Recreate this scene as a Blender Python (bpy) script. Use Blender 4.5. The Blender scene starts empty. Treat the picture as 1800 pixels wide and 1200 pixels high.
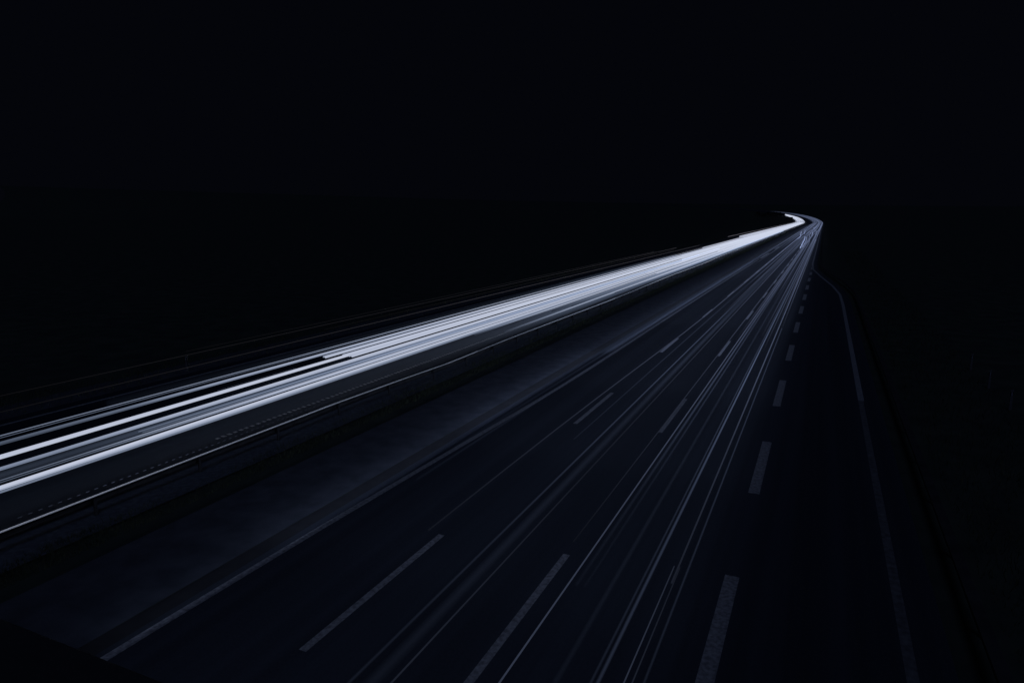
import bpy, bmesh, math, random
import numpy as np
from mathutils import Vector

random.seed(7)
scene = bpy.context.scene
C = scene.collection

# ------------------------------------------------------------------ camera
CAM_H = 9.3
PITCH, YAW = math.radians(10.481), math.radians(24.338)
cam_d = bpy.data.cameras.new('camera')
cam_d.sensor_width = 36.0
cam_d.lens = 24.0
cam_d.clip_start = 0.05
cam_d.clip_end = 9000
cam = bpy.data.objects.new('camera', cam_d)
cam.location = (0, 0, CAM_H)
cam.rotation_euler = (math.pi / 2 - PITCH, 0, YAW)
C.objects.link(cam)
scene.camera = cam

# ------------------------------------------------------------------ night sky, weak fill lamp, exposure
world = bpy.data.worlds.new('World')
scene.world = world
world.use_nodes = True
bg = world.node_tree.nodes['Background']
bg.inputs['Color'].default_value = (0.0012, 0.0015, 0.0029, 1)
bg.inputs['Strength'].default_value = 1.0

fill_sun_d = bpy.data.lights.new('fill_sun', 'SUN')  # added only to lift the unlit ground off black
fill_sun_d.energy = 0.12
fill_sun_d.angle = math.radians(20)
fill_sun_d.color = (0.37, 0.49, 1.0)
fill_sun = bpy.data.objects.new('fill_sun', fill_sun_d)
fill_sun.rotation_euler = (math.radians(28), math.radians(12), 0)
C.objects.link(fill_sun)

scene.view_settings.view_transform = 'Standard'
scene.view_settings.look = 'None'
scene.view_settings.exposure = 0.0
scene.view_settings.gamma = 1.0
scene.render.engine = 'CYCLES'
scene.cycles.use_denoising = True
scene.cycles.max_bounces = 4
scene.cycles.transparent_max_bounces = 64
scene.cycles.sample_clamp_indirect = 2.0


# ------------------------------------------------------------------ alignment of the motorway
# straight for 768 m, then a left-hand bend of 1817 m radius climbing at 3 per cent
S0, RAD, CLO, S1, VA, VG = 768.0, 1817.0, 150.0, 817.0, 1.893e-4, 0.0311
_st = np.arange(-400.0, 3402.0, 2.0)
_t = np.clip(_st - S0, 0, None)
_th = np.where(_t < CLO, _t ** 2 / (2 * CLO * RAD), CLO / (2 * RAD) + (_t - CLO) / RAD)
_mid = (_th[1:] + _th[:-1]) / 2
_cx = -np.concatenate([[0], np.cumsum(np.sin(_mid) * 2.0)])
_cy = _st[0] + np.concatenate([[0], np.cumsum(np.cos(_mid) * 2.0)])
_w = np.clip(_st - S1, 0, None)
_cz = np.where(_w < VG / VA, VA * _w * _w / 2, VG * _w - VG * VG / VA / 2)


def P(s, X, z=0.0):
    th = float(np.interp(s, _st, _th))
    return (float(np.interp(s, _st, _cx)) + X * math.cos(th),
            float(np.interp(s, _st, _cy)) + X * math.sin(th),
            float(np.interp(s, _st, _cz)) + z)


def stations(a, b, fine=20.0):
    base = [-400, -200, -100, -40, -20, -10, 0, 5, 10, 15, 20, 25, 30, 35, 40, 50, 60, 70, 80, 90, 100, 115, 130, 145,
            160, 180, 200, 230, 260, 300, 350, 400, 450, 500, 560, 620, 680, 730]
    v = 760.0
    while v < 3400:
        base.append(v)
        v += fine
    out = [a] + [x for x in base if a + .5 < x < b - .5] + [b]
    return out


# ------------------------------------------------------------------ materials
def lin(v):
    v /= 255.0
    return v / 12.92 if v <= 0.04045 else ((v + .055) / 1.055) ** 2.4


def nodes_of(name):
    m = bpy.data.materials.new(name)
    m.use_nodes = True
    nt = m.node_tree
    return m, nt, nt.nodes['Principled BSDF']


def surface(name, c1, c2, scale=3.0, rough=0.8, bump=0.0, bscale=60.0, spec=0.5, metal=0.0, detail=6.0):
    m, nt, b = nodes_of(name)
    tc = nt.nodes.new('ShaderNodeTexCoord')
    n = nt.nodes.new('ShaderNodeTexNoise')
    n.inputs['Scale'].default_value = scale
    n.inputs['Detail'].default_value = detail
    r = nt.nodes.new('ShaderNodeValToRGB')
    r.color_ramp.elements[0].position = .35
    r.color_ramp.elements[1].position = .68
    r.color_ramp.elements[0].color = (*c1, 1)
    r.color_ramp.elements[1].color = (*c2, 1)
    nt.links.new(tc.outputs['Object'], n.inputs['Vector'])
    nt.links.new(n.outputs['Fac'], r.inputs['Fac'])
    nt.links.new(r.outputs['Color'], b.inputs['Base Color'])
    b.inputs['Roughness'].default_value = rough
    b.inputs['Metallic'].default_value = metal
    b.inputs['Specular IOR Level'].default_value = spec
    if bump:
        n2 = nt.nodes.new('ShaderNodeTexNoise')
        n2.inputs['Scale'].default_value = bscale
        n2.inputs['Detail'].default_value = 3
        bp = nt.nodes.new('ShaderNodeBump')
        bp.inputs['Strength'].default_value = bump
        bp.inputs['Distance'].default_value = 0.02
        nt.links.new(tc.outputs['Object'], n2.inputs['Vector'])
        nt.links.new(n2.outputs['Fac'], bp.inputs['Height'])
        nt.links.new(bp.outputs['Normal'], b.inputs['Normal'])
    return m


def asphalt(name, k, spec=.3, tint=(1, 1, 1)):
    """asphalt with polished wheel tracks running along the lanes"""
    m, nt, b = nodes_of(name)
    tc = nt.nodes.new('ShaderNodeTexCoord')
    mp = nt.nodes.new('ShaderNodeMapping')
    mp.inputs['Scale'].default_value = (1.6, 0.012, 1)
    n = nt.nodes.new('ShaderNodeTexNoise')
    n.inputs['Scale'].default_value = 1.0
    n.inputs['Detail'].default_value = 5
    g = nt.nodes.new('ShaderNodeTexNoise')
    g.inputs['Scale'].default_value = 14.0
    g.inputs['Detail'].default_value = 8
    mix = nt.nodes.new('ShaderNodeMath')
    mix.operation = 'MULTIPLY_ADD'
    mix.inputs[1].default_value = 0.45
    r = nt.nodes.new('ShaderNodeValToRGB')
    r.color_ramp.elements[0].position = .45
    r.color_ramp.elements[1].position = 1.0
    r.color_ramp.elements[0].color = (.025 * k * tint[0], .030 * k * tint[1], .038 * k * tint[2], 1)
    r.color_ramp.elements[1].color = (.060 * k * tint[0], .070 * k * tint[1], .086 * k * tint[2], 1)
    nt.links.new(tc.outputs['Object'], mp.inputs['Vector'])
    nt.links.new(mp.outputs['Vector'], n.inputs['Vector'])
    nt.links.new(tc.outputs['Object'], g.inputs['Vector'])
    nt.links.new(g.outputs['Fac'], mix.inputs[0])
    nt.links.new(n.outputs['Fac'], mix.inputs[2])
    nt.links.new(mix.outputs[0], r.inputs['Fac'])
    nt.links.new(r.outputs['Color'], b.inputs['Base Color'])
    b.inputs['Roughness'].default_value = .75
    b.inputs['Specular IOR Level'].default_value = spec
    bp = nt.nodes.new('ShaderNodeBump')
    bp.inputs['Strength'].default_value = .35
    bp.inputs['Distance'].default_value = .01
    g2 = nt.nodes.new('ShaderNodeTexNoise')
    g2.inputs['Scale'].default_value = 90
    nt.links.new(tc.outputs['Object'], g2.inputs['Vector'])
    nt.links.new(g2.outputs['Fac'], bp.inputs['Height'])
    nt.links.new(bp.outputs['Normal'], b.inputs['Normal'])
    return m


def glow_mat(name, col, soft=False, light=False, dim=None):
    """a lamp's streak: radiance per point comes from the streak's own 'glow' value"""
    m = bpy.data.materials.new(name)
    m.use_nodes = True
    nt = m.node_tree
    nt.nodes.clear()
    o = nt.nodes.new('ShaderNodeOutputMaterial')
    e = nt.nodes.new('ShaderNodeEmission')
    e.inputs['Color'].default_value = (*col, 1)
    a = nt.nodes.new('ShaderNodeAttribute')
    a.attribute_name = 'glow'
    nt.links.new(a.outputs['Fac'], e.inputs['Strength'])
    if dim is not None:      # dim lamps are bluer than the full beam
        mr = nt.nodes.new('ShaderNodeMapRange')
        mr.inputs['From Min'].default_value = .02
        mr.inputs['From Max'].default_value = .55
        mx = nt.nodes.new('ShaderNodeMix')
        mx.data_type = 'RGBA'
        mx.inputs['A'].default_value = (*dim, 1)
        mx.inputs['B'].default_value = (*col, 1)
        nt.links.new(a.outputs['Fac'], mr.inputs['Value'])
        nt.links.new(mr.outputs['Result'], mx.inputs['Factor'])
        nt.links.new(mx.outputs['Result'], e.inputs['Color'])
    if soft:
        t = nt.nodes.new('ShaderNodeBsdfTransparent')
        ad = nt.nodes.new('ShaderNodeAddShader')
        nt.links.new(e.outputs[0], ad.inputs[0])
        nt.links.new(t.outputs[0], ad.inputs[1])
        nt.links.new(ad.outputs[0], o.inputs['Surface'])
    else:
        nt.links.new(e.outputs[0], o.inputs['Surface'])
    if not light:
        m.cycles.emission_sampling = 'NONE'
    return m


WHITE = (.922, 1.0, 1.235)     # relative to the green level
M = dict(
    asphalt=asphalt('asphalt', 1.0),
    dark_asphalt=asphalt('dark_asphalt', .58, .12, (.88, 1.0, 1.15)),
    paint=surface('road_paint', (.20, .20, .20), (.46, .46, .45), 9, .7, .5, 70),
    glare_paint=surface('glare_road_paint', (.66, .66, .66), (.82, .82, .81), 9, .7),  # lighter copy of the paint, headlight glare put into its colour
    gutter=surface('dark_gutter', (.014, .014, .015), (.024, .024, .024), 2, .9),
    verge=surface('gravel_verge', (.058, .064, .074), (.092, .099, .112), 1.3, .95, .6, 40, .2),
    gravel=surface('lit_gravel', (.07, .082, .10), (.125, .14, .165), 5.0, .95, .8, 30, .2),  # gravel paler than the soil, standing in for headlight spill by the rail
    soil=surface('grassland', (.046, .056, .044), (.072, .084, .064), .6, 1.0, .6, 8, .1),
    grass=surface('grass_blades', (.05, .065, .03), (.11, .12, .06), 2.0, .8, 0, 8, .3),
    steel=surface('galvanised_steel', (.55, .56, .58), (.70, .71, .73), 1.5, .10, 0, 20, .5, 1.0),
    dark_steel=surface('dark_rail_steel', (.045, .044, .043), (.085, .083, .08), 1.5, .6, .1, 20, .3, .2),  # colour darkened so rails and posts hardly show in the fill light
    unlit_paint=surface('unlit_road_paint', (.09, .09, .09), (.2, .2, .195), 5, .8, .5, 70),  # darker copy of the paint for the stretch that gets little light
    post=surface('post_steel', (.20, .20, .21), (.32, .32, .33), 3, .5, 0, 1, .5, .6),
    concrete=surface('dark_concrete', (.030, .030, .031), (.065, .064, .062), 1.2, .9, .3, 30, .2),  # colour kept low so the bridge edge stays black at night
    white_plastic=surface('greyed_white_plastic', (.16, .16, .16), (.22, .22, .22), 5, .6),  # white lowered to grey so the posts stay faint at night
    black_plastic=surface('black_plastic', (.012, .012, .012), (.02, .02, .02), 5, .5),
    reflector=surface('reflector', (.35, .35, .38), (.5, .5, .52), 5, .2),
    signback=surface('sign_back', (.018, .018, .02), (.03, .03, .032), 1, .6),
    bark=surface('bark', (.02, .017, .014), (.04, .034, .028), 6, .9),
    leaf=surface('dark_leaves', (.012, .017, .010), (.03, .04, .022), 1.0, .8, 0, 1, .1),
    head=glow_mat('headlamp_light', WHITE, False, True, (.78, 1.0, 1.5)),
    headsoft=glow_mat('headlamp_light_soft', (.76, 1.0, 1.55), True),
    tail=glow_mat('tail_lamp_light', (.80, 1.0, 1.7)),
    tailsoft=glow_mat('tail_lamp_light_soft', (.76, 1.0, 1.75), True),
    marker=glow_mat('marker_lamp_light', (1.05, 1.0, 1.2)),
)


# ------------------------------------------------------------------ helpers
def link(name, me, mat=None, parent=None):
    o = bpy.data.objects.new(name, me)
    C.objects.link(o)
    if mat is not None and not me.materials:
        me.materials.append(M[mat])
    if parent is not None:
        o.parent = parent
    return o


def mesh(name, verts, faces, smooth=False):
    me = bpy.data.meshes.new(name)
    me.from_pydata(verts, [], faces)
    me.update()
    if smooth:
        me.polygons.foreach_set('use_smooth', [True] * len(me.polygons))
    return me


def tag(o, label, cat, group=None):
    o['label'] = label
    o['category'] = cat
    if group:
        o['group'] = group
    return o


def structure(o):
    o['kind'] = 'structure'
    return o


def empty(name, loc=(0, 0, 0)):
    o = bpy.data.objects.new(name, None)
    o.location = loc
    o.empty_display_size = .2
    C.objects.link(o)
    return o


def strip(name, a, b, xl, xr, z, mat, parent=None, fine=20.0, cols=1):
    """a sheet that follows the road from station a to b; xl / xr are numbers or functions of s"""
    f = lambda q, s: q(s) if callable(q) else q
    vs, fs = [], []
    ss = stations(a, b, fine)
    for s in ss:
        l, r = f(xl, s), f(xr, s)
        for k in range(cols + 1):
            vs.append(P(s, l + (r - l) * k / cols, z))
    n = cols + 1
    for i in range(len(ss) - 1):
        for k in range(cols):
            fs.append((i * n + k, i * n + k + 1, (i + 1) * n + k + 1, (i + 1) * n + k))
    return link(name, mesh(name, vs, fs), mat, parent)


def box(bm, x0, x1, y0, y1, z0, z1, bevel=0.0):
    v = [bm.verts.new((x, y, z)) for z in (z0, z1) for y in (y0, y1) for x in (x0, x1)]
    for f in ((0, 2, 3, 1), (4, 5, 7, 6), (0, 1, 5, 4), (2, 6, 7, 3), (0, 4, 6, 2), (1, 3, 7, 5)):
        bm.faces.new([v[i] for i in f])


def bm_mesh(name, bm, bevel=0.0):
    if bevel:
        bmesh.ops.bevel(bm, geom=bm.edges[:], offset=bevel, segments=1, affect='EDGES')
    me = bpy.data.meshes.new(name)
    bm.to_mesh(me)
    bm.free()
    return me


def smoothstep(a, b, v):
    t = min(1, max(0, (v - a) / (b - a)))
    return t * t * (3 - 2 * t)


# ------------------------------------------------------------------ ground
def make_ground():
    xs = [-1650, -1100, -700, -400, -250, -150, -90, -60, -45, -36, -34, -28, -21, -20.5, -19.5, -18.6, -16, -14, -8, 0,
          4, 6, 10, 16, 25, 40, 70, 120, 200, 350, 600, 1000, 1700, 3000]
    ss = stations(-400, 3390, 40)
    vs, fs = [], []
    rg = random.Random(3)
    for s in ss:
        for X in xs:
            dz = -.05
            if X < -38 or X > 7:
                dz += rg.uniform(-.25, .05)
            if X == 6 or X == -36:
                dz = -.12
            if X == 10:
                dz = -.05
            if X in (-19.5, -18.6):
                dz = -.07
            vs.append(P(s, X, dz))
    n = len(xs)
    for i in range(len(ss) - 1):
        for k in range(n - 1):
            fs.append((i * n + k, i * n + k + 1, (i + 1) * n + k + 1, (i + 1) * n + k))
    structure(link('ground', mesh('ground', vs, fs), 'soil'))


make_ground()


# right edge of the near carriageway: merging lane, taper, then the plain carriageway
def right_edge(s):
    return 2.42 - 4.0 * smoothstep(84, 140, s) - .9 * smoothstep(140, 700, s)


near_road = structure(strip('carriageway', -400, 3380, -13.62, lambda s: right_edge(s) + .75, 0, 'asphalt', None, 20, 3))
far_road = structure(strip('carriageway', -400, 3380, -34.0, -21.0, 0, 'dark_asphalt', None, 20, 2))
structure(strip('gutter', -400, 3380, -14.16, -13.62, -.004, 'gutter'))
structure(strip('median_strip', -400, 3380, -21.0, -19.15, -.006, 'gravel', None, 20, 2))
structure(strip('verge', -400, 3380, -36.5, -34.0, -.006, 'verge', None, 20, 2))
structure(strip('verge', -400, 3380, -17.6, -14.16, .012, 'verge', None, 20, 3))


# ------------------------------------------------------------------ road markings (parts of the carriageways)
def dash_row(road, X, width, start, length, period, stop, mat='paint', glare=False):
    proto = glare_me = None
    s = start
    while s < stop:
        if s + length < 760:
            if proto is None:
                proto = mesh('lane_dash', [(-width / 2, 0, 0), (width / 2, 0, 0), (width / 2, length, 0), (-width / 2, length, 0)],
                             [(0, 1, 2, 3)])
            if s > 38 and glare:  # far dashes get lighter paint in place of retroreflected headlight
                if glare_me is None:
                    glare_me = proto.copy()
                    glare_me.materials.clear()
                o = link('lane_dash', glare_me, 'glare_paint', road)
            else:
                o = link('lane_dash', proto, mat, road)
            o.location = (X, s, .006)
        else:
            strip('lane_dash', s, s + length, X - width / 2, X + width / 2, .006, mat, road)
        s += period


dash_row(near_road, -9.66, .20, 10.3 - 18, 6.0, 18.0, 1000, glare=True)
dash_row(near_road, -5.88, .20, 10.6 - 18, 6.1, 18.0, 1000, glare=True)
dash_row(near_road, -1.53, .36, 11.5 - 11.82, 5.9, 11.82, 135)
dash_row(far_road, -25.5, .16, 8, 6.0, 18.0, 600)
dash_row(far_road, -29.2, .16, 8, 6.0, 18.0, 600)


def left_edge(s):
    return -13.30 + .75 * smoothstep(8, 40, s) + .35 * smoothstep(60, 220, s)


strip('edge_line', 8.0, 155, lambda s: left_edge(s) - .13, lambda s: left_edge(s) + .10, .006, 'paint', near_road)
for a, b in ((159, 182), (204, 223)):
    o = strip('edge_line', a, b, lambda s: left_edge(s) - .15, lambda s: left_edge(s) + .15, .006, 'glare_paint', near_road)  # lighter colour stands in for bright reflections on the line
strip('edge_line', 224, 1400, lambda s: left_edge(s) - .08, lambda s: left_edge(s) + .08, .006, 'paint', near_road)
strip('edge_line', -100, 38, lambda s: right_edge(s) - .22, lambda s: right_edge(s) + .02, .006, 'unlit_paint', near_road)  # near stretch darker in colour, as if out of the beams
strip('edge_line', 38, 1400, lambda s: right_edge(s) - .22, lambda s: right_edge(s) + .06, .006, 'paint', near_road)
strip('edge_line', -100, 1400, -33.2, -33.0, .006, 'paint', far_road)


def profiled(road, xf, width, a, b, pitch, mat, name='profile_bar', h=.008):
    """raised transverse bars of a profiled edge line, too fine to pick apart singly"""
    vs, fs = [], []
    s = a
    rg = random.Random(int(a * 10))
    while s < b:
        X = xf(s) if callable(xf) else xf
        w = width * rg.uniform(.8, 1.05) / 2
        l = pitch * .45
        i = len(vs)
        for z in (.006, .006 + h):
            for (dx, dy) in ((-w, 0), (w, 0), (w, l), (-w, l)):
                vs.append(P(s + dy, X + dx, z))
        fs += [(i + 4, i + 5, i + 6, i + 7), (i, i + 1, i + 5, i + 4), (i + 1, i + 2, i + 6, i + 5), (i + 2, i + 3, i + 7, i + 6), (i + 3, i, i + 4, i + 7)]
        s += pitch * rg.uniform(.9, 1.1)
    o = link(name, mesh(name, vs, fs), mat, road)
    o['kind'] = 'stuff'
    return o


profiled(near_road, left_edge, .20, 8.0, 60, .14, 'paint')
profiled(far_road, -22.75, .20, 20, 120, .34, 'paint')

# ------------------------------------------------------------------ added strips standing in for the headlamp light of passing cars
BEAM = (.42, .52, .84)


def beam(X, a, b, L, width=2.0, z=.75, tilt=0.0):
    """fill strip for the dipped beams between two stations, facing down unless tilted"""
    n = 1 if b < 775 else max(1, int((b - a) / 60))
    for k in range(n):
        s0, s1 = a + (b - a) * k / n, a + (b - a) * (k + 1) / n
        p0, p1 = Vector(P(s0, X, z)), Vector(P(s1, X, z))
        d = p1 - p0
        ld = bpy.data.lights.new('headlight_fill', 'AREA')
        ld.shape = 'RECTANGLE'
        ld.size = width
        ld.size_y = d.length
        ld.energy = math.pi * width * d.length * L
        ld.color = BEAM
        o = bpy.data.objects.new('headlight_fill', ld)
        o.location = (p0 + p1) / 2
        az = math.atan2(-d.x, d.y)
        el = math.atan2(d.z, math.hypot(d.x, d.y))
        from mathutils import Euler, Matrix
        o.rotation_euler = (Matrix.Rotation(az, 3, 'Z') @ Matrix.Rotation(el, 3, 'X') @ Matrix.Rotation(tilt, 3, 'Y')).to_euler()
        C.objects.link(o)


for X, k in ((-11.45, .85), (-7.75, 1.0), (-4.0, .95)):
    for a, b, L in ((-6, 14, .040), (14, 24, .062), (24, 36, .085), (36, 60, .112), (60, 110, .145), (110, 770, .18)):
        beam(X, a, b, L * k, 3.6, .9)
    beam(X, 770, 1250, .16 * k, 3.6, .9)
for a, b, L in ((8.6, 14, .8), (14, 26, 1.9), (26, 45, 3.0), (45, 110, 3.2), (110, 770, 2.8)):
    beam(-13.28 + (.5 if a > 40 else 0), a, b, L, .5, .72, math.radians(86))  # sideways strip added at the edge line to brighten the verge



# ------------------------------------------------------------------ light trails
SIDES = 6


def streak(name, mat, parent, a, b, X, z, r, keys, shells=1, weave=None, segs=None):
    """a streak of lamp light swept along the lane. keys = [(station, display level 0-255)]"""
    ks = [k[0] for k in keys]
    kv = [lin(k[1]) for k in keys]
    vs, fs, gl = [], [], []
    segs = segs or [(a, b)]
    for (sa, sb) in segs:
        ss = stations(sa, sb, 20.0)
        for sh in range(shells):
            base = len(vs)
            for s in ss:
                x = X(s) if callable(X) else X
                if weave:
                    x += weave(s)
                zz = z(s) if callable(z) else z
                g = float(np.interp(s, ks, kv)) / (1 if shells == 1 else 2 * shells)
                rr = (r if not isinstance(r, (list, tuple)) else float(np.interp(s, [q[0] for q in r], [q[1] for q in r]))) * (sh + 1) / shells
                for k in range(SIDES):
                    t = 2 * math.pi * (k + .5) / SIDES
                    vs.append(P(s, x + rr * math.cos(t), zz + rr * math.sin(t)))
                    gl.append(g)
            n = len(ss)
            for i in range(n - 1):
                for k in range(SIDES):
                    k2 = (k + 1) % SIDES
                    fs.append((base + i * SIDES + k, base + i * SIDES + k2, base + (i + 1) * SIDES + k2, base + (i + 1) * SIDES + k))
            fs.append(tuple(base + k for k in reversed(range(SIDES))))
            fs.append(tuple(base + (n - 1) * SIDES + k for k in range(SIDES)))
    me = mesh(name, vs, fs, True)
    at = me.attributes.new('glow', 'FLOAT', 'POINT')
    at.data.foreach_set('value', gl)
    return link(name, me, mat, parent)


def trail(label, group, mat, lamps, a, b, z, keys, shells=1, weave=None, name='light_trail', cat='light trail'):
    """one vehicle's trail: an Empty at its start with one streak for each lamp; lamps = [(X, radius, level factor)]"""
    t = empty(name)
    tag(t, label, cat, group)
    for (X, r, f) in lamps:
        e = b if b != 'bend' else 1150 + (X + 32) * 6.7
        streak('lamp_streak', mat, t, a, e, X, z, r, [(s, v * f) for s, v in keys], shells, weave)
    return t


B, A0, FARE = 212, -12, 'bend'
G_HEAD = 'oncoming headlight trails'
# far carriageway, the trails that can be told apart (lateral position of each lamp in metres)
trail('single thick bright white headlight trail with dark gaps on both sides near the bridge', G_HEAD, 'head',
      [(-26.72, .085, 1.0)], A0, FARE, .65, [(0, 185), (14, 192), (40, 196), (90, 206), (160, B)])
trail('oncoming headlight trail with soft violet-grey outer streak that brightens with distance', G_HEAD, 'head',
      [(-28.42, [(12, .045), (60, .07)], 1.0), (-28.22, .035, .8)], A0, FARE, .65, [(0, 55), (12, 72), (20, 105), (27, 165), (60, 195), (130, B)])
trail('twin hair-thin pale trails along the outer rim of the oncoming stream', 'hair-thin rim trails', 'head',
      [(-29.36, .020, 1.0), (-29.06, .014, .75)], A0, 330, .65, [(0, 95), (20, 125), (40, 150), (80, 185), (150, 205)])
trail('white headlight trail with a blunt near end below the twin hair-thin trails', None, 'head',
      [(-27.62, .085, 1.0), (-27.78, .05, .85)], 33.0, FARE, .65, [(30, 178), (60, 198), (140, B)])
trail('broad white headlight trail with a blunt near end in the middle of the stream', None, 'head',
      [(-26.28, .075, 1.0), (-26.98, .06, .95), (-26.5, .06, .95)], 33.9, FARE, .65, [(30, 182), (60, 200), (140, B)])
trail('oncoming headlight trail split into two thin close streaks that thicken farther off', G_HEAD, 'head',
      [(-25.52, [(14, .035), (24, .06), (38, .075)], 1.0), (-25.34, [(14, .03), (24, .05), (38, .07)], .9)], A0, FARE, .65, [(0, 110), (14, 128), (22, 185), (40, 198), (140, B)])
trail('faint blue-grey band of oncoming light between brighter headlight trails', 'faint bands', 'headsoft',
      [(-24.78, .16, 1.0)], A0, 330, .65, [(0, 34), (16, 44), (24, 80), (34, 110), (70, 150), (140, 180)], 3)
trail('thin grey oncoming headlight trail beside the faint blue-grey band', 'thin grey oncoming trails', 'head',
      [(-24.80, .018, 1.0), (-24.56, .022, .9)], 18, FARE, .65, [(15, 90), (25, 120), (40, 165), (120, 200)])
trail('oncoming headlight trail that is hair-thin at the bridge and thick farther off', G_HEAD, 'head',
      [(-24.30, [(14, .02), (22, .03), (34, .045)], 1.0), (-24.10, [(14, .015), (22, .03), (34, .06)], .9)], A0, FARE, .65, [(0, 80), (14, 85), (20, 160), (28, 190), (140, B)])
trail('thick bright white headlight trail along the inner rim of the oncoming stream', G_HEAD, 'head',
      [(-23.66, .06, 1.0), (-23.45, [(12, .022), (20, .05), (34, .08)], .86), (-23.24, [(12, .035), (34, .06)], .6)], A0, FARE, .65, [(0, 190), (14, 198), (40, 200), (140, B)])
# trails of the lane beside the median that only begin farther off
for X, r, st, lv in ((-22.92, .055, 44, 170), (-22.55, .03, 52, 120), (-22.2, .06, 58, 95), (-21.75, .035, 62, 110), (-21.42, .05, 46, 150), (-21.15, .04, 75, 110)):
    trail('pale headlight trail in the oncoming lane beside the median guardrail', 'trails in the lane beside the median', 'head',
          [(X, r, 1.0)], st, FARE, .65, [(st, lv * .35), (st + 14, lv), (120, min(B, lv + 55)), (190, B)])
for X, r, lv in ((-22.25, .34, 88), (-21.3, .30, 80)):  # glowing tubes added in place of headlight on the road surface
    trail('broad grey-blue glow standing in for the lit road beside the median', 'broad grey bands beside the median', 'headsoft',
          [(X, r, 1.0)], 34, 420, .5, [(34, 3), (48, 22), (62, 60), (90, lv), (140, 125), (260, 160)], 4)
# the dense far stream
rg = random.Random(11)
for i in range(16):
    X = -31.3 + 8.6 * (i + .5) / 16 + rg.uniform(-.2, .2)
    lo = 95 if X > -28.9 else 240
    st = rg.uniform(lo, lo + 90)
    trail('white headlight trail in the dense merged stream before the bend', 'dense far headlight trails', 'head',
          [(X, .10, 1.0), (X + 1.35, .10, 1.0)], st, FARE, rg.uniform(.6, .95), [(st, 195), (st + 60, B)])
# faint spill band over the outermost lane
trail('faint soft trail on the outer lane ending beyond the lorry marker trails', 'faint bands', 'headsoft',
      [(lambda s: -29.35 + .5 * smoothstep(128, 150, s), .28, 1.0)], 20, 150, .75, [(20, 10), (60, 22), (100, 48), (140, 70), (150, 60)], 3)
# high marker lamps of lorries
for X, z, r, a, b, k in ((-26.2, 3.0, .014, -5, 136, [(10, 10), (20, 22), (60, 40), (110, 62), (136, 82)]),
                         (-26.5, 3.1, .012, 22, 118, [(20, 14), (60, 30), (118, 52)]),
                         (-24.0, 3.0, .016, -5, 150, [(10, 10), (22, 26), (50, 55), (90, 70), (150, 75)]),
                         (-25.1, 3.0, .012, 30, 128, [(30, 16), (80, 36), (128, 50)]),
                         (-27.3, 1.5, .020, 100, 330, [(100, 50), (200, 90), (330, 130)]),
                         (-26.0, 3.0, .035, 213, 700, [(213, 120), (300, 125), (480, 110), (700, 80)]),
                         (-26.9, 2.6, .03, 330, 760, [(330, 70), (500, 80), (760, 70)])):
    trail('thin dim trail of a lorry marker lamp floating above the oncoming stream', 'lorry marker trails', 'marker',
          [(X, r, 1.0)], a, b, z, k, name='marker_trail')

# near carriageway: tail-lamp trails driving away
G_T = 'receding tail lamp trails'


def lane_change(a, b, d):
    return lambda s: d * smoothstep(a, b, s)


FAR_T = [(300, 110), (420, 115), (600, 112), (900, 100), (1150, 80), (1300, 55), (1400, 20)]


def tk(*near):
    return list(near) + FAR_T


T_END = 1400
trail('crisp thin receding trail beside the second row of lane dashes', G_T, 'tail',
      [(-4.86, [(15, .018), (90, .045), (200, .06), (400, .10), (800, .17)], 1.0)], -6, T_END, .8, tk((0, 52), (10, 50), (20, 56), (40, 68), (80, 85), (150, 92)))
trail('soft grey-blue receding trail bundle beside the crisp thin trail', G_T, 'tailsoft',
      [(-4.68, .05, 1.1), (-4.48, .04, .8)], 14, 330, .8, [(14, 6), (22, 18), (32, 44), (50, 62), (110, 62), (200, 50), (330, 5)], 3)
trail('soft pale receding trail in the lane beside the wide merge dashes', G_T, 'tailsoft',
      [(-3.20, .04, 1.15), (-3.32, .03, .7)], -6, 420, .8, [(0, 22), (10, 26), (20, 42), (40, 74), (90, 74), (200, 60), (420, 30)], 3)
trail('thin receding trail pair next to the wide merge dashes', G_T, 'tail',
      [(-2.76, .014, .9), (-2.62, .014, .6)], -6, 15.8, .8, [(0, 40), (12, 52), (15.5, 40)])
trail('thin pale receding trail running along the wide merge dashes', G_T, 'tail',
      [(-2.66, [(15, .022), (90, .045), (200, .06), (400, .10), (800, .17)], 1.0)], 15, T_END, .8, tk((14, 26), (25, 44), (40, 70), (90, 85), (150, 90)))
trail('dim receding trail nearest the wide merge dashes', G_T, 'tailsoft',
      [(-2.42, .03, 1.1)], 8, 300, .8, [(8, 12), (20, 28), (45, 46), (120, 55), (300, 50)], 3)
trail('hair-thin receding trail threading through the second row of lane dashes', G_T, 'tail',
      [(-5.45, [(20, .014), (90, .045)], 1.0)], 16, 520, .8, [(16, 18), (30, 40), (60, 58), (150, 75), (520, 80)], 1, lane_change(230, 420, -1.6))
trail('dim brownish receding trail in the lane between dashes', G_T, 'tailsoft',
      [(-3.92, .06, 1.0)], 10, 260, .8, [(10, 8), (25, 18), (40, 26), (100, 34), (260, 20)], 3)
trail('pale receding trail in the middle lane with soft glow along it', G_T, 'tailsoft',
      [(-7.40, .035, 1.1)], 4, 400, .8, [(4, 10), (14, 20), (28, 40), (45, 60), (120, 66), (400, 50)], 3)
trail('wide soft band of receding light in the middle lane', G_T, 'tailsoft',
      [(-7.02, .13, .9)], 6, 260, .8, [(6, 10), (14, 17), (28, 24), (42, 38), (90, 42), (180, 35), (260, 5)], 4)
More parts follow.
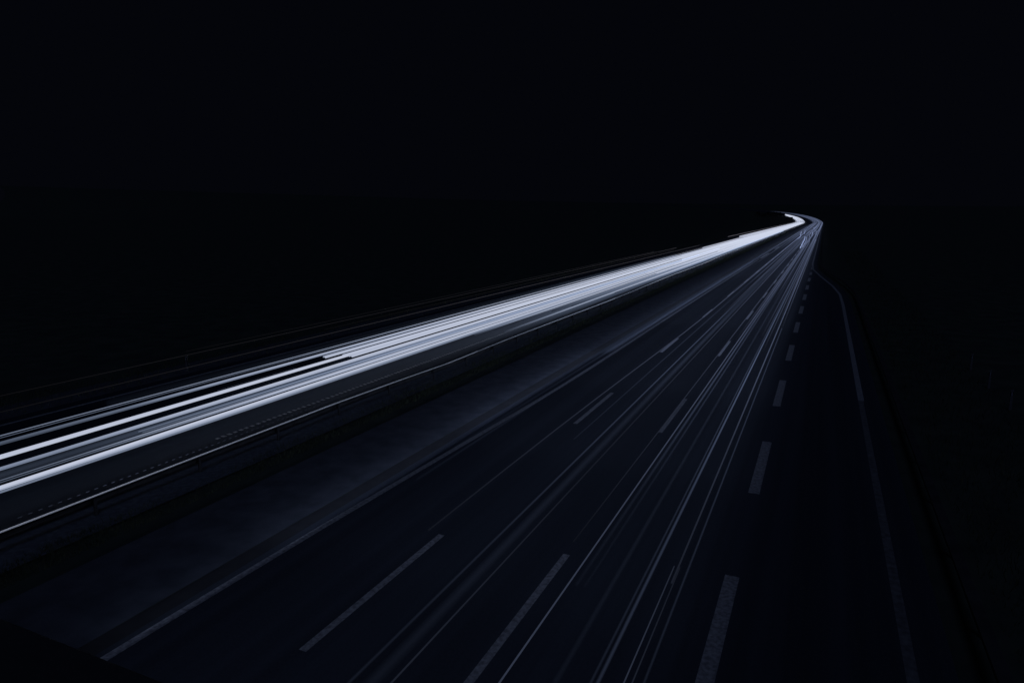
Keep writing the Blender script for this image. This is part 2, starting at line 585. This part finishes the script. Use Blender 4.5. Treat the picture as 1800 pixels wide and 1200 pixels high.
trail('faint thin receding trail in the middle lane near the bridge', G_T, 'tail',
      [(-6.68, [(15, .018), (90, .045), (200, .06), (400, .10), (800, .17)], 1.0)], -6, T_END, .8, tk((0, 28), (10, 30), (22, 24), (40, 40), (90, 60), (150, 80)), 1, lane_change(300, 520, 1.1))
trail('thin receding trail just beside the first row of lane dashes', G_T, 'tail',
      [(lambda s: -9.3 + .5 * smoothstep(20, 60, s), [(20, .022), (90, .045), (200, .06), (400, .10), (800, .17)], 1.0)], 15, T_END, .8, tk((15, 20), (24, 34), (45, 56), (90, 74), (150, 85)), 1, lane_change(420, 640, -1.0))
trail('dim receding trail in the middle lane beside the first lane dashes', G_T, 'tailsoft',
      [(-8.22, .028, 1.0)], 24, 420, .8, [(24, 16), (40, 36), (60, 46), (150, 50), (420, 40)], 3)
trail('soft receding trail along the solid edge line by the dark median', G_T, 'tailsoft',
      [(-12.38, .07, 1.0)], 22, 420, .5, [(22, 6), (35, 18), (60, 40), (110, 52), (200, 50), (420, 40)], 3)
trail('thin soft receding trail in the outer lane by the dark median', G_T, 'tailsoft',
      [(-11.55, .05, 1.0)], 18, 420, .8, [(18, 6), (28, 18), (60, 30), (110, 40), (200, 50), (420, 40)], 3)
trail('crisp receding trail of the outer lane that begins past the edge line', G_T, 'tail',
      [(-10.9, [(120, .045), (400, .10), (800, .17)], 1.0)], 120, T_END, .7, tk((120, 20), (170, 62), (230, 80)))
trail('crisp receding trail of the outer lane that begins past the edge line', G_T, 'tail',
      [(-12.0, [(120, .045), (400, .10), (800, .17)], 1.0)], 140, T_END, .7, tk((140, 20), (190, 66), (230, 80)))
rt = random.Random(5)
for i, (X, st, lc) in enumerate(((-8.9, 70, -1.5), (-8.3, 90, .8), (-7.6, 60, -.9), (-7.2, 110, 1.4), (-5.1, 50, -1.2), (-4.7, 60, 1.3), (-4.2, 75, -2.4),
                                 (-3.5, 50, .7), (-3.0, 45, -1.4), (-2.8, 60, .3), (-2.4, 55, -.6), (-3.3, 90, -3.0), (-6.4, 150, 1.6), (-9.9, 180, 1.0))):
    a = rt.uniform(220, 380)
    trail('fine pale receding trail weaving towards the bend', 'weaving far tail lamp trails', 'tail',
          [(X, [(80, .030), (200, .05), (400, .10), (800, .17)], 1.0)], st, T_END - rt.uniform(0, 200), rt.uniform(.6, .95), [(st, 22), (st + 40, 78)] + [(s, v * rt.uniform(.75, 1.05)) for s, v in FAR_T], 1,
          lane_change(a, a + rt.uniform(120, 220), lc))


# blinking turn signals of lane-changing cars: a row of short glints
def blink(pts, level):
    xs, ys = [p[0] for p in pts], [p[1] for p in pts]
    t = empty('turn_signal_trail')
    tag(t, 'dotted bright trail of a blinking turn signal before the bend', 'light trail', 'blinking turn signal trails')
    s = xs[0]
    while s < xs[-1]:
        streak('signal_glint', 'tail', t, s, s + 10, lambda q: float(np.interp(q, xs, ys)), .8, .15, [(s, level), (s + 10, level)])
        s += 18
    return t


blink([(196, -5.5), (227, -5.9), (260, -6.2), (300, -7.0)], 165)
blink([(204, -5.2), (240, -5.3), (290, -6.1)], 120)
blink([(270, -8.9), (294, -8.6), (337, -9.7), (395, -11.2)], 150)
blink([(350, -8.5), (430, -10.3)], 150)
blink([(318, -4.8), (395, -5.6)], 140)
blink([(495, -6.9), (580, -6.0)], 130)


# ------------------------------------------------------------------ guardrails
def guardrail(label, xf, a, b, face, post_to, mat='steel', pitch=4.0):
    """W-beam on posts; face = -1 looks towards -X, +1 towards +X"""
    g = empty('guardrail', P(a, xf(a)))
    tag(g, label, 'guardrail')
    prof = [(-.02, .30), (.05, .33), (.06, .38), (-.01, .425), (-.01, .485), (.06, .50), (.10, .552), (.03, .5660), (-.06, .5835), (-.14, .5986)]  # top flange widened and tilted to mirror the trails towards the camera
    off = Vector(g.location)
    ss = stations(a, b, 20)
    fine = []
    for i in range(len(ss) - 1):
        n = max(1, int((ss[i + 1] - ss[i]) / 3.0)) if ss[i] < 160 else 1
        fine += [ss[i] + (ss[i + 1] - ss[i]) * k / n for k in range(n)]
    fine.append(ss[-1])
    rgw = random.Random(2)
    vs, fs = [], []
    for s in fine:
        j = rgw.uniform(-.004, .004)
        for (dx, z) in prof:
            vs.append(Vector(P(s, xf(s) + face * dx, z + j)) - off)
        for (dx, z) in prof:
            vs.append(Vector(P(s, xf(s) + face * (dx - .006), z + j)) - off)
    n = len(prof)
    for i in range(len(fine) - 1):
        for k in range(n - 1):
            p = i * 2 * n
            q = (i + 1) * 2 * n
            fs.append((p + k, p + k + 1, q + k + 1, q + k))
            fs.append((p + n + k, q + n + k, q + n + k + 1, p + n + k + 1))
        for k in (0, n - 1):
            fs.append((i * 2 * n + k, (i + 1) * 2 * n + k, (i + 1) * 2 * n + n + k, i * 2 * n + n + k))
    bo = link('beam', mesh('beam', vs, fs), mat, g)
    bo.data.materials.append(M['dark_steel'])      # back darkened so it does not mirror the light strips
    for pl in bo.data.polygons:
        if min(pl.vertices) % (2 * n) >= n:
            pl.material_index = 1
    bm = bmesh.new()
    box(bm, -.03, .03, -.05, .05, -.4, .56)
    pm = bm_mesh('rail_post', bm, .006)
    bm = bmesh.new()
    box(bm, -.05, .05, -.04, .04, .36, .52)
    sm = bm_mesh('spacer', bm, .006)
    s = a + 1.0
    while s < post_to:
        o = link('rail_post', pm, 'dark_steel', g)
        o.location = Vector(P(s, xf(s) - face * .135)) - off
        k = link('spacer', sm, 'dark_steel', o)
        k.location = (face * .08, 0, 0)
        s += pitch
    return g


def median_rail(s):
    return -20.42 + .45 * smoothstep(27, 34, s) + .12 * math.sin(s * .11) * smoothstep(30, 45, s)


guardrail('long steel guardrail on the median beside the oncoming headlight stream', median_rail, -40, 1300, -1, 330)
guardrail('dark steel guardrail on the outer side of the merging lane', lambda s: right_edge(s) + 1.35, -40, 1200, -1, 220, 'dark_steel')


# dotted glints of pulsing lamps mirrored along the median rail
def dots():
    t = empty('pulsed_lamp_trail')
    tag(t, 'dotted hair-thin trail of a pulsing lamp just above the median guardrail', 'light trail')
    segs = []
    s = 11.0
    while s < 34:
        segs.append((s, s + .11))
        s += .29
    streak('lamp_streak', 'tail', t, 0, 0, lambda q: median_rail(q) - .30, .66, .009, [(10, 22), (14, 62), (20, 46), (34, 36)], segs=segs)['kind'] = 'stuff'


dots()


# ------------------------------------------------------------------ delineator posts
def delineators():
    bm = bmesh.new()
    for z0, z1, w in ((-.2, .72, .06),):
        box(bm, -w, w, -.04, .04, z0, z1)
    body = bm_mesh('post_body', bm, .012)
    bm = bmesh.new()
    v = [bm.verts.new(q) for q in ((-.06, -.04, .94), (.06, -.04, .94), (.06, .04, .94), (-.06, .04, .94),
                                   (-.06, -.04, 1.0), (.06, -.04, 1.06), (.06, .04, 1.06), (-.06, .04, 1.0))]
    for f in ((0, 3, 2, 1), (4, 5, 6, 7), (0, 1, 5, 4), (1, 2, 6, 5), (2, 3, 7, 6), (3, 0, 4, 7)):
        bm.faces.new([v[i] for i in f])
    cap = bm_mesh('post_cap', bm)
    bm = bmesh.new()
    box(bm, -.06, .06, -.04, .04, .72, .94)
    band = bm_mesh('black_band', bm)
    bm = bmesh.new()
    box(bm, -.03, .03, -.052, -.041, .74, .92)
    box(bm, -.03, .03, .041, .052, .74, .92)
    refl = bm_mesh('reflector', bm)
    for s, X, lab, gr in ((44.1, 8.87, 'slim roadside marker post in the dark beyond the merging lane', 'marker posts beyond the merging lane'),
                          (49.0, 8.82, 'slim roadside marker post in the dark beyond the merging lane', 'marker posts beyond the merging lane'),
                          (39.4, 8.9, 'slim roadside marker post in the dark beyond the merging lane', 'marker posts beyond the merging lane'),
                          (28.7, -34.6, 'slim reflector post on the far verge beyond the oncoming stream', None)):
        t = empty('marker_post', P(s, X, -.10))
        tag(t, lab, 'marker post', gr)
        link('post_body', body, 'white_plastic', t)
        link('post_cap', cap, 'white_plastic', t)
        bd = link('black_band', band, 'black_plastic', t)
        link('reflector', refl, 'reflector', bd)


delineators()


# ------------------------------------------------------------------ the overpass the view is taken from
def overpass():
    o = empty('overpass', (0, 0, 0))
    tag(o, 'dark concrete road bridge crossing the motorway, edge of its parapet', 'bridge')
    bm = bmesh.new()
    box(bm, -62, 34, -11.0, .40, 6.75, 7.55)
    link('deck', bm_mesh('deck', bm, .03), 'concrete', o)
    bm = bmesh.new()
    box(bm, -62, 34, .12, .40, 7.552, 8.46)
    par = link('parapet', bm_mesh('parapet', bm, .01), 'concrete', o)
    bm = bmesh.new()
    box(bm, -62, 34, .04, .64, 8.462, 8.60)
    link('coping', bm_mesh('coping', bm, .015), 'concrete', par)
    bm = bmesh.new()
    box(bm, -62, 34, -11.0, -10.72, 7.552, 8.46)
    link('parapet', bm_mesh('parapet', bm, .01), 'concrete', o)
    for X in (-37.5, -19.2, 6.2):
        bm = bmesh.new()
        bmesh.ops.create_cone(bm, cap_ends=True, segments=20, radius1=.5, radius2=.5, depth=7.2)
        pm = bm_mesh('pier', bm)
        for Y in (-8.6, -5.3, -2.2):
            p = link('pier', pm, 'concrete', o)
            p.location = (X, Y, 3.15)


overpass()


# ------------------------------------------------------------------ sign board and trees on the inside of the bend
def sign_board():
    s, X = 862, -37.6
    base = P(s, X, -.05)
    t = empty('road_sign', base)
    t.rotation_euler = (0, 0, .04)
    tag(t, 'large dark road sign seen from behind at the start of the bend', 'sign')
    bm = bmesh.new()
    box(bm, -3.6, 3.6, -.04, .04, 1.7, 6.9)
    pn = link('panel', bm_mesh('panel', bm, .02), 'signback', t)
    bm = bmesh.new()
    for z in (2.3, 3.7, 5.1, 6.4):
        box(bm, -3.5, 3.5, -.14, -.042, z - .05, z + .05)
    link('stiffener', bm_mesh('stiffener', bm), 'signback', pn)
    for dx in (-2.2, 2.2):
        bm = bmesh.new()
        box(bm, dx - .11, dx + .11, -.36, -.145, -.3, 6.7)
        link('sign_post', bm_mesh('sign_post', bm, .01), 'signback', t)


sign_board()


def make_tree(s, X, h, w, seed):
    r = random.Random(seed)
    t = empty('tree', P(s, X, -.2))
    tag(t, 'dark leafy tree on the inside of the bend behind the sign', 'tree', 'trees inside the bend')
    # trunk with limbs
    vs, fs = [], []

    def limb(p0, p1, r0, r1):
        d = (p1 - p0).normalized()
        u = d.orthogonal().normalized()
        v = d.cross(u)
        b = len(vs)
        for p, q in ((p0, r0), (p1, r1)):
            for k in range(6):
                an = k * math.pi / 3
                vs.append(p + u * (q * math.cos(an)) + v * (q * math.sin(an)))
        for k in range(6):
            fs.append((b + k, b + (k + 1) % 6, b + 6 + (k + 1) % 6, b + 6 + k))

    top = Vector((r.uniform(-.3, .3), r.uniform(-.3, .3), h * .75))
    limb(Vector((0, 0, -.3)), top, .22, .06)
    tips = []
    for k in range(9):
        an = k * 2.4 + r.uniform(-.3, .3)
        z0 = h * r.uniform(.25, .65)
        p0 = Vector((top.x * z0 / top.z, top.y * z0 / top.z, z0))
        p1 = Vector((math.cos(an) * w * .42 * r.uniform(.6, 1.1), math.sin(an) * w * .42 * r.uniform(.6, 1.1), z0 + h * r.uniform(.12, .28)))
        limb(p0, p1, .08, .02)
        tips.append(p1)
    tips.append(top)
    link('trunk', mesh('trunk', vs, fs), 'bark', t)
    vs, fs = [], []
    for p in tips:
        for c in range(5):
            cc = p + Vector((r.gauss(0, .55), r.gauss(0, .55), r.gauss(0.1, .5)))
            for k in range(34):
                q = cc + Vector((r.gauss(0, .42), r.gauss(0, .42), r.gauss(0, .36)))
                a = Vector((r.uniform(-1, 1), r.uniform(-1, 1), r.uniform(-1, 1))).normalized() * r.uniform(.12, .24)
                b = Vector((r.uniform(-1, 1), r.uniform(-1, 1), r.uniform(-1, 1))).normalized() * r.uniform(.08, .16)
                i = len(vs)
                vs.extend((q - a, q - b, q + a, q + b))
                fs.append((i, i + 1, i + 2, i + 3))
    link('crown', mesh('crown', vs, fs), 'leaf', t)


for i, (s, X, h, w) in enumerate(((1000, -48.2, 8.6, 8), (1010, -53.6, 9.2, 9), (996, -59.5, 8.8, 9), (1012, -65.5, 9.6, 9), (1000, -72, 8.8, 9), (1014, -78.5, 9.4, 9))):
    make_tree(s, X + 1.5, h * 1.2, w, 40 + i)


# ------------------------------------------------------------------ grass on the median
def grass():
    r = np.random.default_rng(4)
    vs, fs = [], []

    def patch(n, a, b, x0, x1, h0, h1, wd):
        for _ in range(n):
            u = r.random()
            s = a * (b / a) ** u
            X = r.uniform(x0, x1)
            k = 1.0 + s / 90.0
            h = r.uniform(h0, h1) * (1 + .3 * math.sin(s * .7 + X))
            w = wd * k * r.uniform(.6, 1.2)
            an = r.uniform(0, math.pi)
            lx, ly = r.normal(0, .35) * h, r.normal(0, .35) * h
            dx, dy = math.cos(an) * w, math.sin(an) * w
            p = P(s, X, -.07)
            i = len(vs)
            vs.extend(((p[0] - dx, p[1] - dy, p[2]), (p[0] + dx, p[1] + dy, p[2]), (p[0] + lx, p[1] + ly, p[2] + h)))
            fs.append((i, i + 1, i + 2))

    patch(16000, 8, 420, -19.6, -18.4, .08, .26, .010)
    patch(2500, 24, 300, -19.75, -19.2, .15, .42, .010)
    patch(9000, 8, 300, -38, -34.1, .12, .45, .012)
    patch(9000, 12, 200, 4.4, 9, .12, .45, .010)
    o = link('grass', mesh('grass', vs, fs), 'grass')
    o['kind'] = 'stuff'
    tag(o, 'rough dark grass growing along the median and the verges', 'grass')


grass()
